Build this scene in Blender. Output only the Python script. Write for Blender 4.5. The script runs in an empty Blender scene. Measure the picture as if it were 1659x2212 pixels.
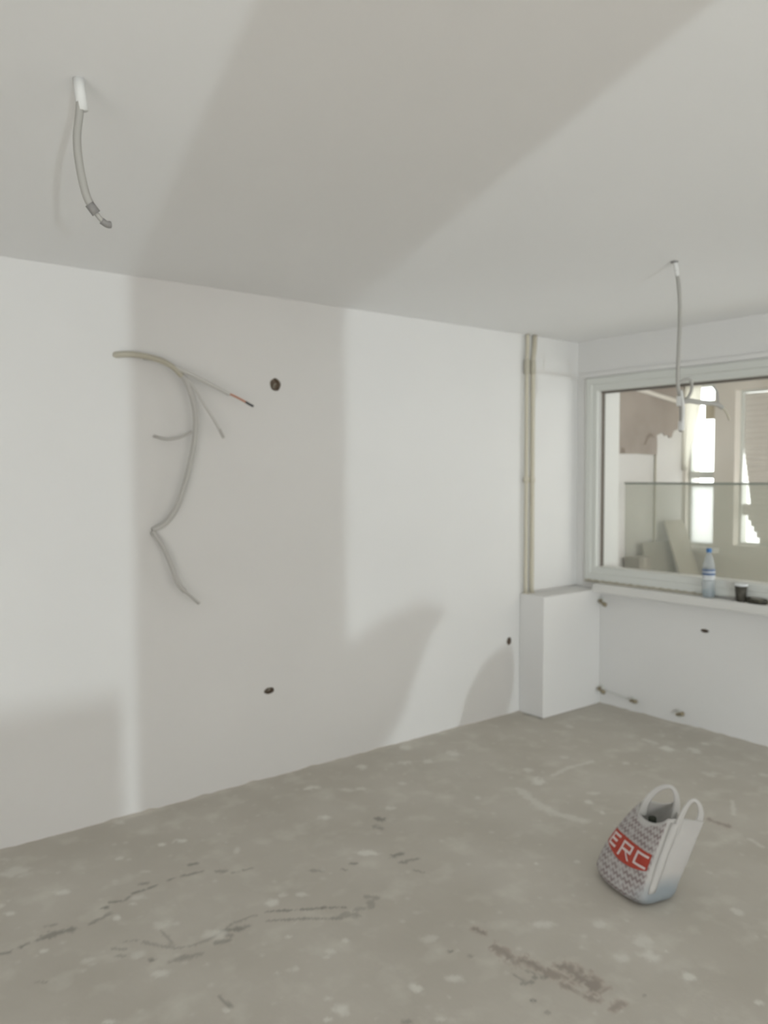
import bpy, bmesh, math, random
import numpy as np
from mathutils import Vector, Matrix, noise

random.seed(4)
SC = bpy.context.scene
COL = SC.collection

# ---------------------------------------------------------------- camera
F_PX = 1774.81
cam_data = bpy.data.cameras.new('camera')
cam = bpy.data.objects.new('camera', cam_data)
COL.objects.link(cam)
fw = Vector((0.62078, 0.78246, -0.04889)); rt = Vector((0.78331, -0.62163, -0.00278)); up = Vector((0.03256, 0.03657, 0.99880))
M = Matrix.Identity(4)
for i in range(3):
    M[i][0], M[i][1], M[i][2] = rt[i], up[i], -fw[i]
CAM = Vector((-4.8508, -3.8390, 1.6677))
M.translation = CAM
cam.matrix_world = M
cam_data.sensor_fit = 'VERTICAL'
cam_data.sensor_height = 24.0
cam_data.lens = F_PX / 2212.0 * 24.0
cam_data.clip_start = 0.05
cam_data.dof.use_dof = True            # the photograph is slightly out of focus
cam_data.dof.focus_distance = 1.3
cam_data.dof.aperture_fstop = 3.2
SC.camera = cam

# ---------------------------------------------------------------- world, lights, exposure
SC.view_settings.view_transform = 'Standard'
SC.view_settings.look = 'None'
SC.view_settings.gamma = 1.0
SC.view_settings.use_curve_mapping = False
SC.view_settings.exposure = 0.0
SC.cycles.max_bounces = 8
SC.cycles.use_light_tree = False
world = bpy.data.worlds.new('overcast_sky')
SC.world = world
world.use_nodes = True
bg = world.node_tree.nodes['Background']
bg.inputs['Color'].default_value = (0.96, 0.98, 1.0, 1)
bg.inputs['Strength'].default_value = 4.4

def area_light(name, loc, direction, sx, sy, power, color):
    d = bpy.data.lights.new(name, 'AREA')
    d.shape = 'RECTANGLE'; d.size = sx; d.size_y = sy; d.energy = power; d.color = color
    o = bpy.data.objects.new(name, d); COL.objects.link(o)
    o.location = loc
    o.rotation_euler = Vector(direction).to_track_quat('-Z', 'Y').to_euler()
    return o

# added upward fill lights near the unseen glazed doors (window_3 and window_4 below)
area_light('fill_side', (-7.55, -6.0, 0.45), (1, 0, 1.8), 4.0, 0.5, 82, (1.0, 0.94, 0.895))
area_light('fill_rear', (-2.4, -10.35, 0.45), (0, 1, 1.8), 3.6, 0.5, 74, (1.0, 0.94, 0.895))
LAMP = Vector((-6.02, -9.6, 0.32))     # site floodlight on the floor far behind the camera
LAMP_POWER = 262

# ---------------------------------------------------------------- helpers
def mat(name, color, rough=0.6, spec=0.3, metal=0.0):
    m = bpy.data.materials.new(name); m.use_nodes = True
    b = m.node_tree.nodes['Principled BSDF']
    b.inputs['Base Color'].default_value = (*color, 1)
    b.inputs['Roughness'].default_value = rough
    b.inputs['Specular IOR Level'].default_value = spec
    b.inputs['Metallic'].default_value = metal
    return m

def mottled(name, c1, c2, scale=3.0, rough=0.8, bump=0.0, bscale=60.0, detail=4.0):
    m = mat(name, c1, rough, 0.2)
    nt = m.node_tree; b = nt.nodes['Principled BSDF']
    tc = nt.nodes.new('ShaderNodeTexCoord')
    n = nt.nodes.new('ShaderNodeTexNoise'); n.inputs['Scale'].default_value = scale; n.inputs['Detail'].default_value = detail
    nt.links.new(tc.outputs['Object'], n.inputs['Vector'])
    r = nt.nodes.new('ShaderNodeValToRGB')
    r.color_ramp.elements[0].position = 0.35; r.color_ramp.elements[1].position = 0.65
    r.color_ramp.elements[0].color = (*c1, 1); r.color_ramp.elements[1].color = (*c2, 1)
    nt.links.new(n.outputs['Fac'], r.inputs['Fac']); nt.links.new(r.outputs['Color'], b.inputs['Base Color'])
    if bump:
        n2 = nt.nodes.new('ShaderNodeTexNoise'); n2.inputs['Scale'].default_value = bscale
        nt.links.new(tc.outputs['Object'], n2.inputs['Vector'])
        bp = nt.nodes.new('ShaderNodeBump'); bp.inputs['Strength'].default_value = bump; bp.inputs['Distance'].default_value = 0.01
        nt.links.new(n2.outputs['Fac'], bp.inputs['Height']); nt.links.new(bp.outputs['Normal'], b.inputs['Normal'])
    return m

def clear_mat(name, tint, cover_color, cover, rough=0.1):
    """see-through pane with a film of dust"""
    m = bpy.data.materials.new(name); m.use_nodes = True
    nt = m.node_tree; b = nt.nodes['Principled BSDF']; out = nt.nodes['Material Output']
    b.inputs['Base Color'].default_value = (*cover_color, 1); b.inputs['Roughness'].default_value = rough
    t = nt.nodes.new('ShaderNodeBsdfTransparent'); t.inputs['Color'].default_value = (*tint, 1)
    x = nt.nodes.new('ShaderNodeMixShader'); x.inputs['Fac'].default_value = cover
    nt.links.new(t.outputs[0], x.inputs[1]); nt.links.new(b.outputs[0], x.inputs[2]); nt.links.new(x.outputs[0], out.inputs['Surface'])
    return m

def translucent(name, color, rough=0.7, share=0.5):
    m = mat(name, color, rough, 0.2)
    nt = m.node_tree; b = nt.nodes['Principled BSDF']; out = nt.nodes['Material Output']
    t = nt.nodes.new('ShaderNodeBsdfTranslucent'); t.inputs['Color'].default_value = (*color, 1)
    x = nt.nodes.new('ShaderNodeMixShader'); x.inputs['Fac'].default_value = share
    nt.links.new(b.outputs[0], x.inputs[1]); nt.links.new(t.outputs[0], x.inputs[2]); nt.links.new(x.outputs[0], out.inputs['Surface'])
    return m

def setp(o, label=None, cat=None, group=None, kind=None):
    if label: o['label'] = label
    if cat: o['category'] = cat
    if group: o['group'] = group
    if kind: o['kind'] = kind
    return o

def empty(name, loc=(0, 0, 0)):
    o = bpy.data.objects.new(name, None); COL.objects.link(o)
    o.location = loc; o.empty_display_size = 0.05
    return o

def world_loc(o):
    v = Vector((0, 0, 0))
    while o is not None:
        v = v + Vector(o.location); o = o.parent
    return v

def mesh_obj(name, verts, faces, m, parent=None, smooth=False, origin=None, fix=True):
    """verts in world space; the object sits at `origin` (or under its parent)"""
    base = world_loc(parent) if parent is not None else Vector((0, 0, 0))
    og = Vector(origin) if origin is not None else base
    me = bpy.data.meshes.new(name)
    me.from_pydata([tuple(Vector(v) - og) for v in verts], [], [tuple(f) for f in faces])
    if fix:
        bm = bmesh.new(); bm.from_mesh(me); bmesh.ops.recalc_face_normals(bm, faces=bm.faces); bm.to_mesh(me); bm.free()
    if smooth:
        me.polygons.foreach_set('use_smooth', [True] * len(me.polygons))
    me.materials.append(m)
    o = bpy.data.objects.new(name, me); COL.objects.link(o)
    if parent is not None: o.parent = parent
    o.location = og - base
    return o

def box_geo(x0, x1, y0, y1, z0, z1):
    v = [(x, y, z) for z in (z0, z1) for y in (y0, y1) for x in (x0, x1)]
    f = [(0, 2, 3, 1), (4, 5, 7, 6), (0, 1, 5, 4), (2, 6, 7, 3), (0, 4, 6, 2), (1, 3, 7, 5)]
    return v, f

def bevel(o, w, seg=2):
    bm = bmesh.new(); bm.from_mesh(o.data)
    bmesh.ops.bevel(bm, geom=[e for e in bm.edges], offset=w, segments=seg, affect='EDGES', profile=0.5)
    bm.to_mesh(o.data); bm.free()
    return o

def box(name, x0, x1, y0, y1, z0, z1, m, parent=None, bev=0.0, origin=None):
    v, f = box_geo(min(x0, x1), max(x0, x1), min(y0, y1), max(y0, y1), min(z0, z1), max(z0, z1))
    o = mesh_obj(name, v, f, m, parent, origin=origin)
    if bev: bevel(o, bev)
    return o

def cut(o, cutters):
    """boolean away boxes (6-tuples) or ready mesh geometry"""
    tmp = []
    for c in cutters:
        v, f = c if len(c) == 2 else box_geo(*c)
        t = mesh_obj('cutter', v, f, o.data.materials[0]); tmp.append(t)
        md = o.modifiers.new('cut', 'BOOLEAN'); md.operation = 'DIFFERENCE'; md.solver = 'EXACT'; md.object = t
    dg = bpy.context.evaluated_depsgraph_get(); dg.update()
    me = bpy.data.meshes.new_from_object(o.evaluated_get(dg))
    o.modifiers.clear(); o.data = me
    for t in tmp: bpy.data.objects.remove(t, do_unlink=True)
    return o

def smooth_path(pts, n=8):
    pts = [Vector(p) for p in pts]
    if len(pts) < 3: return pts
    P = [pts[0] * 2 - pts[1]] + pts + [pts[-1] * 2 - pts[-2]]
    out = []
    for i in range(1, len(P) - 2):
        p0, p1, p2, p3 = P[i - 1], P[i], P[i + 1], P[i + 2]
        for k in range(n):
            t = k / n
            out.append(0.5 * ((2 * p1) + (p2 - p0) * t + (2 * p0 - 5 * p1 + 4 * p2 - p3) * t * t + (3 * p1 - p0 - 3 * p2 + p3) * t ** 3))
    out.append(pts[-1])
    return out

def tube_geo(path, r, seg=10, flat=1.0, cap=True):
    """sweep with parallel transport; r number or function of 0..1; flat squashes one axis"""
    path = [Vector(p) for p in path]; n = len(path)
    V, F = [], []
    t0 = (path[1] - path[0]).normalized()
    a = t0.orthogonal().normalized()
    for i, p in enumerate(path):
        t = ((path[min(i + 1, n - 1)] - path[max(i - 1, 0)])).normalized()
        a = (a - t * a.dot(t)).normalized(); b = t.cross(a)
        rr = r(i / (n - 1)) if callable(r) else r
        for k in range(seg):
            th = 2 * math.pi * k / seg
            V.append(p + a * math.cos(th) * rr + b * math.sin(th) * rr * flat)
    for i in range(n - 1):
        for k in range(seg):
            k2 = (k + 1) % seg
            F.append((i * seg + k, i * seg + k2, (i + 1) * seg + k2, (i + 1) * seg + k))
    if cap:
        F.append(tuple(range(seg))[::-1]); F.append(tuple((n - 1) * seg + k for k in range(seg)))
    return V, F

def tube(name, pts, r, m, parent=None, seg=10, n=8, origin=None):
    V, F = tube_geo(smooth_path(pts, n), r, seg)
    return mesh_obj(name, V, F, m, parent, smooth=True, origin=origin)

def lathe_geo(prof, c, axis=(0, 0, 1), seg=28, cap=(True, True)):
    """prof: (radius, height) list along axis from c"""
    ax = Vector(axis).normalized(); u = ax.orthogonal().normalized(); w = ax.cross(u); c = Vector(c)
    V, F = [], []
    for r, h in prof:
        for k in range(seg):
            th = 2 * math.pi * k / seg
            V.append(c + ax * h + (u * math.cos(th) + w * math.sin(th)) * r)
    for i in range(len(prof) - 1):
        for k in range(seg):
            k2 = (k + 1) % seg
            F.append((i * seg + k, i * seg + k2, (i + 1) * seg + k2, (i + 1) * seg + k))
    if cap[0]: F.append(tuple(range(seg))[::-1])
    if cap[1]: F.append(tuple((len(prof) - 1) * seg + k for k in range(seg)))
    return V, F

def lathe(name, prof, c, m, parent=None, axis=(0, 0, 1), seg=28, cap=(True, True), origin=None):
    V, F = lathe_geo(prof, c, axis, seg, cap)
    return mesh_obj(name, V, F, m, parent, smooth=True, origin=origin)

def ring_loft(name, y0, y1, z0, z1, prof, m, parent=None):
    """picture-frame moulding in a plane of constant x: prof = closed list of (inset, x)"""
    V, F = [], []
    n = len(prof)
    for ins, x in prof:
        for (y, z) in ((y0 + ins, z0 + ins), (y1 - ins, z0 + ins), (y1 - ins, z1 - ins), (y0 + ins, z1 - ins)):
            V.append((x, y, z))
    for i in range(n):
        j = (i + 1) % n
        for k in range(4):
            k2 = (k + 1) % 4
            F.append((i * 4 + k, i * 4 + k2, j * 4 + k2, j * 4 + k))
    return mesh_obj(name, V, F, m, parent)

def slab(name, outline, axis, a0, a1, m, parent=None, origin=None):
    """extrude an outline (pairs in the other two axes, in x<y<z order) along axis from a0 to a1"""
    def pt(q, a):
        return {0: (a, q[0], q[1]), 1: (q[0], a, q[1]), 2: (q[0], q[1], a)}[axis]
    n = len(outline)
    V = [pt(q, a0) for q in outline] + [pt(q, a1) for q in outline]
    F = [tuple(range(n)), tuple(range(n, 2 * n))] + [(i, (i + 1) % n, n + (i + 1) % n, n + i) for i in range(n)]
    return mesh_obj(name, V, F, m, parent, origin=origin)

# ---------------------------------------------------------------- materials
M_WALL = mottled('white_wall_paint', (0.78, 0.77, 0.75), (0.80, 0.79, 0.77), 1.3, 0.85, detail=1.0)
M_CEIL = mottled('white_ceiling_paint', (0.91, 0.905, 0.895), (0.92, 0.915, 0.905), 1.1, 0.9, detail=1.0)
M_BALC = mottled('balcony_white_paint', (0.69, 0.67, 0.65), (0.73, 0.71, 0.69), 2.0, 0.85)
M_CREAM = mottled('balcony_cream_paint', (0.80, 0.745, 0.68), (0.84, 0.785, 0.72), 3.0, 0.85)
M_BROWN = mottled('old_brown_plaster', (0.34, 0.285, 0.25), (0.41, 0.35, 0.31), 4.0, 0.9)
M_PVC = mat('white_window_plastic', (0.70, 0.71, 0.67), 0.4, 0.4)
M_GASKET = mat('dark_gasket', (0.17, 0.15, 0.13), 0.7)
M_SILL = mat('pale_sill_stone', (0.74, 0.73, 0.70), 0.5)
M_FOAM = mottled('beige_mounting_mortar', (0.40, 0.37, 0.29), (0.52, 0.49, 0.41), 25.0, 0.9)
M_GLASS = clear_mat('window_glass', (0.96, 0.97, 0.96), (0.75, 0.75, 0.72), 0.06, 0.15)
M_SHEET = clear_mat('dusty_glass', (0.93, 0.935, 0.91), (0.66, 0.65, 0.59), 0.28, 0.4)
M_SHEET_EDGE = mat('green_glass_edge', (0.22, 0.25, 0.22), 0.3)
M_FROST = translucent('frosted_pane', (0.93, 0.94, 0.95), 0.5, 0.9)
M_PIPE = mat('beige_pipe_paint', (0.60, 0.56, 0.45), 0.5, 0.4)
M_CABLE = mat('grey_cable_sheath', (0.40, 0.39, 0.36), 0.6)
M_CONDUIT = mat('beige_conduit', (0.52, 0.49, 0.40), 0.6)
M_SLEEVE = mat('white_ceiling_sleeve', (0.72, 0.72, 0.70), 0.5)
M_TAPE = mat('dark_grey_tape', (0.26, 0.25, 0.24), 0.7)
M_COPPER = mat('orange_wire', (0.55, 0.26, 0.17), 0.4)
M_BLACK = mat('black_tip', (0.04, 0.045, 0.05), 0.5)
M_HOLE = mottled('brown_socket_inside', (0.24, 0.18, 0.14), (0.36, 0.30, 0.24), 60.0, 0.9)
M_BRASS = mat('dull_brass', (0.36, 0.31, 0.22), 0.45, 0.5, 0.6)
M_METAL = mat('grey_metal', (0.45, 0.45, 0.44), 0.4, 0.5, 0.7)
M_SLAT = translucent('shutter_slat', (0.76, 0.725, 0.68), 0.6, 0.2)
M_CLOTH = translucent('white_sheeting', (0.93, 0.91, 0.86), 0.8, 0.8)

# ---------------------------------------------------------------- floor (bare screed with dried paint and stains)
PAINT = [(-3.98, -0.25, 0.058, 0.04), (-3.98, -0.1, 0.025, 0.017), (-3.59, -0.4, 0.018, 0.015), (-3.16, -0.66, 0.016, 0.036), (-3.66, -1.01, 0.033, 0.031), (-3.53, -1.19, 0.038, 0.033), (-3.77, -0.86, 0.016, 0.019), (-3.88, -0.54, 0.028, 0.022), (-3.27, -1.13, 0.027, 0.026), (-3.2, -1.11, 0.018, 0.014), (-3.14, -1.15, 0.023, 0.018), (-3.27, -1.54, 0.016, 0.014), (-3.3, -1.56, 0.014, 0.011), (-3.48, -1.53, 0.014, 0.009), (-3.42, -1.55, 0.009, 0.016), (-3.42, -1.82, 0.027, 0.024), (-3.7, -1.6, 0.014, 0.011), (-4.01, -1.42, 0.028, 0.011), (-2.5, -0.25, 0.043, 0.029), (-2.37, -0.4, 0.043, 0.029), (-2.31, -0.43, 0.027, 0.025), (-2.11, -0.18, 0.024, 0.037), (-2.66, -0.61, 0.028, 0.021), (-3.31, -0.41, 0.031, 0.019), (-3.39, -0.39, 0.019, 0.014), (-3.65, -0.77, 0.032, 0.021), (-3.69, -0.8, 0.018, 0.01), (-4.08, -0.58, 0.022, 0.013), (-4.09, -0.5, 0.011, 0.014), (-3.8, -1.14, 0.024, 0.021), (-3.78, -1.29, 0.031, 0.019), (-3.95, -1.07, 0.024, 0.02), (-4.05, -0.91, 0.016, 0.011), (-3.34, -1.37, 0.012, 0.01), (-3.19, -1.52, 0.012, 0.012), (-3.45, -0.04, 0.028, 0.018), (-2.72, -1.03, 0.046, 0.026), (-3.55, -0.58, 0.019, 0.012), (-3.48, -1.83, 0.013, 0.009), (-3.42, -1.75, 0.018, 0.012), (-1.55, -0.34, 0.044, 0.057), (-1.76, -0.34, 0.037, 0.042), (-1.88, -0.28, 0.034, 0.034), (-1.71, -0.08, 0.028, 0.042), (-1.91, -0.9, 0.026, 0.024), (-1.42, -0.8, 0.028, 0.032), (-1.5, -0.94, 0.044, 0.05), (-0.61, -0.44, 0.023, 0.034), (-1.09, -0.79, 0.027, 0.031), (-1.51, -1.29, 0.021, 0.026), (-1.4, -1.23, 0.03, 0.022), (-1.57, -1.41, 0.016, 0.022), (-0.4, -1.21, 0.045, 0.057), (-0.23, -1.18, 0.025, 0.03), (-0.5, -1.08, 0.035, 0.05), (-0.46, -1.66, 0.023, 0.028), (-2.56, -1.89, 0.038, 0.027), (-2.37, -2.18, 0.039, 0.036), (-2.43, -2.25, 0.04, 0.03), (-2.51, -2.2, 0.028, 0.03), (-2.39, -2.02, 0.026, 0.031), (-2.43, -2.4, 0.025, 0.025), (-1.92, -2.29, 0.019, 0.028), (-3.04, -1.92, 0.029, 0.022), (-3.17, -1.88, 0.02, 0.022), (-2.95, -1.7, 0.033, 0.026), (-3.12, -1.98, 0.009, 0.008), (-3.21, -2.04, 0.016, 0.01), (-2.38, -2.61, 0.016, 0.01), (-2.36, -2.27, 0.008, 0.008), (-2.09, -0.51, 0.022, 0.026), (-2.34, -0.72, 0.025, 0.023), (-2.07, -1.66, 0.014, 0.015), (-0.9, -1.07, 0.024, 0.03), (-0.68, -1.47, 0.044, 0.035), (-2.82, -2.32, 0.007, 0.005), (-2.22, -1.56, 0.01, 0.012)]
STREAK = [([(-1.666, -0.955), (-1.729, -1.136), (-1.755, -1.277), (-1.715, -1.412)], 0.025), ([(-1.38, -0.94), (-1.202, -0.916), (-1.025, -0.94)], 0.0133), ([(-0.455, -0.9), (-0.464, -0.988)], 0.0178), ([(-0.937, -1.736), (-1.093, -1.827)], 0.0091), ([(-1.287, -2.01), (-1.321, -2.086)], 0.0096)]
STAIN = [([(-4.172, -0.839), (-4.147, -0.846)], 0.0078), ([(-4.046, -0.828), (-3.992, -0.823), (-3.932, -0.842)], 0.0117), ([(-4.106, -0.835), (-4.085, -0.829)], 0.0057), ([(-3.996, -0.752), (-3.97, -0.763)], 0.006), ([(-3.87, -0.843), (-3.816, -0.826), (-3.775, -0.807)], 0.0061), ([(-3.8, -0.755), (-3.776, -0.763)], 0.0063), ([(-3.749, -0.737), (-3.702, -0.758), (-3.657, -0.726), (-3.596, -0.728), (-3.559, -0.722)], 0.0046), ([(-3.601, -0.671), (-3.581, -0.681)], 0.0055), ([(-3.499, -0.71), (-3.467, -0.716)], 0.0048), ([(-3.446, -0.715), (-3.365, -0.73)], 0.0042), ([(-3.376, -0.643), (-3.348, -0.652)], 0.0073), ([(-3.32, -0.768), (-3.288, -0.789)], 0.0063), ([(-3.267, -0.821), (-3.247, -0.832)], 0.0049), ([(-3.222, -0.827), (-3.18, -0.84)], 0.0043), ([(-2.993, -1.016), (-2.972, -1.037)], 0.0091), ([(-2.892, -1.084), (-2.887, -1.101)], 0.0056), ([(-2.832, -1.067), (-2.816, -1.079)], 0.0043), ([(-3.807, -1.034), (-3.769, -1.054)], 0.0028), ([(-3.757, -1.078), (-3.721, -1.134), (-3.683, -1.186), (-3.631, -1.206), (-3.572, -1.211)], 0.0038), ([(-3.678, -1.046), (-3.68, -1.121), (-3.685, -1.172)], 0.0039), ([(-3.57, -1.209), (-3.497, -1.191), (-3.456, -1.166), (-3.398, -1.167), (-3.354, -1.176)], 0.0053), ([(-3.499, -1.186), (-3.447, -1.221)], 0.0086), ([(-3.553, -1.245), (-3.519, -1.259)], 0.0083), ([(-3.502, -1.226), (-3.492, -1.234)], 0.0079), ([(-3.43, -1.216), (-3.413, -1.22)], 0.0046), ([(-3.313, -1.173), (-3.21, -1.239), (-3.126, -1.289), (-3.062, -1.336)], 0.0037), ([(-3.346, -1.23), (-3.223, -1.308), (-3.121, -1.389)], 0.0035), ([(-3.099, -1.38), (-3.059, -1.406)], 0.012), ([(-3.037, -1.377), (-2.986, -1.397), (-2.937, -1.349)], 0.0086), ([(-2.946, -1.33), (-2.926, -1.357)], 0.0089), ([(-3.729, -1.25), (-3.68, -1.255), (-3.631, -1.269)], 0.009), ([(-3.779, -1.193), (-3.776, -1.205)], 0.0042), ([(-3.859, -1.05), (-3.824, -1.078)], 0.0049), ([(-3.862, -1.101), (-3.84, -1.119)], 0.0037), ([(-3.686, -1.523), (-3.684, -1.59)], 0.0041), ([(-2.53, -0.839), (-2.524, -0.876)], 0.0099), ([(-2.466, -0.774), (-2.452, -0.802)], 0.012), ([(-4.133, -1.074), (-4.103, -1.098)], 0.0025), ([(-2.804, -1.887), (-2.806, -1.938), (-2.819, -1.988)], 0.0105), ([(-2.788, -1.996), (-2.774, -2.041)], 0.0102), ([(-2.786, -2.056), (-2.764, -2.122)], 0.0099), ([(-2.708, -2.11), (-2.707, -2.176), (-2.721, -2.243)], 0.0169), ([(-2.788, -2.166), (-2.782, -2.217), (-2.771, -2.285)], 0.0062), ([(-2.87, -2.029), (-2.874, -2.074)], 0.0049), ([(-2.884, -2.082), (-2.851, -2.093)], 0.0039), ([(-2.82, -2.045), (-2.796, -2.105)], 0.0049), ([(-2.831, -2.085), (-2.801, -2.109)], 0.0039), ([(-2.759, -2.337), (-2.716, -2.336)], 0.0074), ([(-2.778, -1.758), (-2.775, -1.79)], 0.0079), ([(-2.651, -1.125), (-2.615, -1.137)], 0.0089), ([(-2.656, -1.195), (-2.589, -1.208)], 0.0088), ([(-2.676, -1.125), (-2.652, -1.143)], 0.0044), ([(-2.664, -1.28), (-2.643, -1.322)], 0.0042), ([(-3.309, -1.98), (-3.29, -1.991)], 0.006), ([(-2.627, -2.363), (-2.625, -2.365)], 0.0033), ([(-1.238, -1.779), (-1.234, -1.881)], 0.0086), ([(-2.946, -1.8), (-2.942, -1.803)], 0.0042), ([(-2.912, -1.862), (-2.908, -1.866)], 0.0042), ([(-2.937, -2.223), (-2.933, -2.226)], 0.0036), ([(-2.925, -2.161), (-2.921, -2.164)], 0.0037), ([(-0.637, -0.062), (-0.608, -0.12), (-0.62, -0.212)], 0.0088)]

def vnoise(x, y, s, o=0.0):
    """cheap value noise on numpy arrays"""
    x = x * s + o; y = y * s + o * 1.7
    xi = np.floor(x); yi = np.floor(y); fx = x - xi; fy = y - yi
    fx = fx * fx * (3 - 2 * fx); fy = fy * fy * (3 - 2 * fy)
    def h(a, b):
        v = np.sin(a * 127.1 + b * 311.7) * 43758.5453
        return v - np.floor(v)
    return (h(xi, yi) * (1 - fx) + h(xi + 1, yi) * fx) * (1 - fy) + (h(xi, yi + 1) * (1 - fx) + h(xi + 1, yi + 1) * fx) * fy

xs = np.concatenate([np.array([-7.6, -6.6, -5.6, -5.0]), np.arange(-4.6, 0.0001, 0.0095)]); xs[-1] = 0.0
ys = np.concatenate([np.array([-10.4, -8.0, -6.0, -4.5, -3.6]), np.arange(-3.2, 0.0001, 0.0095)]); ys[-1] = 0.0
GX, GY = np.meshgrid(xs, ys)
px, py = GX.ravel(), GY.ravel()
paint = np.zeros_like(px); stain = np.zeros_like(px); brown = np.zeros_like(px)
wob = vnoise(px, py, 40.0, 3.0) - 0.5; wob2 = vnoise(px, py, 95.0, 8.0) - 0.5
for (cx, cy, a, b) in PAINT:
    sel = np.where((np.abs(px - cx) < 0.2) & (np.abs(py - cy) < 0.2))[0]
    dx = px[sel] - cx; dy = py[sel] - cy
    uu = (dx * 0.783 - dy * 0.622) / max(a, 0.008); vv = (dx * 0.622 + dy * 0.783) / max(b, 0.008)
    d = np.sqrt(uu * uu + vv * vv) + wob[sel] * 0.9 + wob2[sel] * 0.5
    s = np.clip((1.25 - d) / 0.7, 0, 1)
    s = s * (0.45 + 0.55 * random.random())
    paint[sel] = np.maximum(paint[sel], s)
def stroke(arr, pts, w, gain, wobble):
    for (ax, ay), (bx, by) in zip(pts[:-1], pts[1:]):
        ex, ey = bx - ax, by - ay; L2 = ex * ex + ey * ey + 1e-9
        sel = np.where((px > min(ax, bx) - 0.15) & (px < max(ax, bx) + 0.15) & (py > min(ay, by) - 0.15) & (py < max(ay, by) + 0.15))[0]
        t = np.clip(((px[sel] - ax) * ex + (py[sel] - ay) * ey) / L2, 0, 1)
        d = np.hypot(px[sel] - ax - t * ex, py[sel] - ay - t * ey) / max(w, 0.006) + wob[sel] * wobble + wob2[sel] * wobble
        s = np.clip((1.5 - d) / 0.9, 0, 1) * gain
        arr[sel] = np.maximum(arr[sel], s)
for pts, w in STREAK: stroke(paint, pts, w, 0.55, 0.8)
for i, (pts, w) in enumerate(STAIN): stroke(stain, pts, w * 1.3, (0.45 + 0.35 * random.random()) * (0.6 if (w > 0.006 and pts[0][0] > -3.2 and pts[0][1] < -1.7) else 1.0), 1.3)
for pts, w in STAIN:
    if w > 0.006 and pts[0][0] > -3.2 and pts[0][1] < -1.7: stroke(brown, pts, w * 1.9, 0.75, 1.6)
# tiny specks of paint all over
for _ in range(420):
    cx = random.uniform(-4.5, -0.05); cy = random.uniform(-3.1, -0.05); rr = random.uniform(0.006, 0.014)
    sel = np.where((np.abs(px - cx) < 0.03) & (np.abs(py - cy) < 0.03))[0]
    s = np.clip(1.3 - np.hypot(px[sel] - cx, py[sel] - cy) / rr, 0, 1) * random.uniform(0.15, 0.5)
    paint[sel] = np.maximum(paint[sel], s)
edge = np.minimum(-px, -py)                                   # screed fillet left against the walls
pz = np.clip(1 - edge / 0.03, 0, 1) * (0.002 + 0.016 * vnoise(px, py, 7.0, 5.0) * vnoise(px, py, 21.0, 2.0))
nx, ny = len(xs), len(ys)
idx = np.arange(nx * ny).reshape(ny, nx)
quads = np.stack([idx[:-1, :-1], idx[:-1, 1:], idx[1:, 1:], idx[1:, :-1]], -1).reshape(-1, 4)
me = bpy.data.meshes.new('floor')
me.vertices.add(nx * ny); me.vertices.foreach_set('co', np.stack([px, py, pz], -1).astype(np.float32).ravel())
me.loops.add(quads.size); me.loops.foreach_set('vertex_index', quads.ravel().astype(np.int32))
me.polygons.add(len(quads)); me.polygons.foreach_set('loop_start', np.arange(0, quads.size, 4, dtype=np.int32))
me.polygons.foreach_set('loop_total', np.full(len(quads), 4, dtype=np.int32))
me.update(calc_edges=True)
for nm, arr in (('paint', paint), ('stain', stain), ('brown', brown)):
    at = me.attributes.new(nm, 'FLOAT', 'POINT'); at.data.foreach_set('value', arr.astype(np.float32))
M_FLOOR = mottled('bare_screed', (0.56, 0.525, 0.46), (0.62, 0.585, 0.52), 2.2, 0.75, 0.15, 30, 6)
nt = M_FLOOR.node_tree; b = nt.nodes['Principled BSDF']
src = b.inputs['Base Color'].links[0].from_socket
def mixin(src, attr, color, gain=1.0):
    a = nt.nodes.new('ShaderNodeAttribute'); a.attribute_name = attr
    x = nt.nodes.new('ShaderNodeMix'); x.data_type = 'RGBA'
    mu = nt.nodes.new('ShaderNodeMath'); mu.operation = 'MULTIPLY'; mu.inputs[1].default_value = gain
    nt.links.new(a.outputs['Fac'], mu.inputs[0]); nt.links.new(mu.outputs[0], x.inputs['Factor'])
    nt.links.new(src, x.inputs['A']); x.inputs['B'].default_value = (*color, 1)
    return x.outputs['Result']
# broad paler worn patches
tc = nt.nodes.new('ShaderNodeTexCoord'); n2 = nt.nodes.new('ShaderNodeTexNoise'); n2.inputs['Scale'].default_value = 7.0; n2.inputs['Detail'].default_value = 8.0
nt.links.new(tc.outputs['Object'], n2.inputs['Vector'])
rp = nt.nodes.new('ShaderNodeMapRange'); rp.inputs['From Min'].default_value = 0.52; rp.inputs['From Max'].default_value = 0.8
nt.links.new(n2.outputs['Fac'], rp.inputs['Value'])
xx = nt.nodes.new('ShaderNodeMix'); xx.data_type = 'RGBA'
nt.links.new(rp.outputs['Result'], xx.inputs['Factor']); nt.links.new(src, xx.inputs['A']); xx.inputs['B'].default_value = (0.70, 0.675, 0.60, 1)
src = xx.outputs['Result']
src = mixin(src, 'brown', (0.41, 0.325, 0.275), 0.75)
src = mixin(src, 'stain', (0.22, 0.205, 0.18), 0.85)
src = mixin(src, 'paint', (0.84, 0.825, 0.76), 0.8)
nt.links.new(src, b.inputs['Base Color'])
me.materials.append(M_FLOOR)
floor = bpy.data.objects.new('floor', me); COL.objects.link(floor)
setp(floor, 'bare grey-beige screed floor with paint splashes and cracks', kind='structure')

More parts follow.
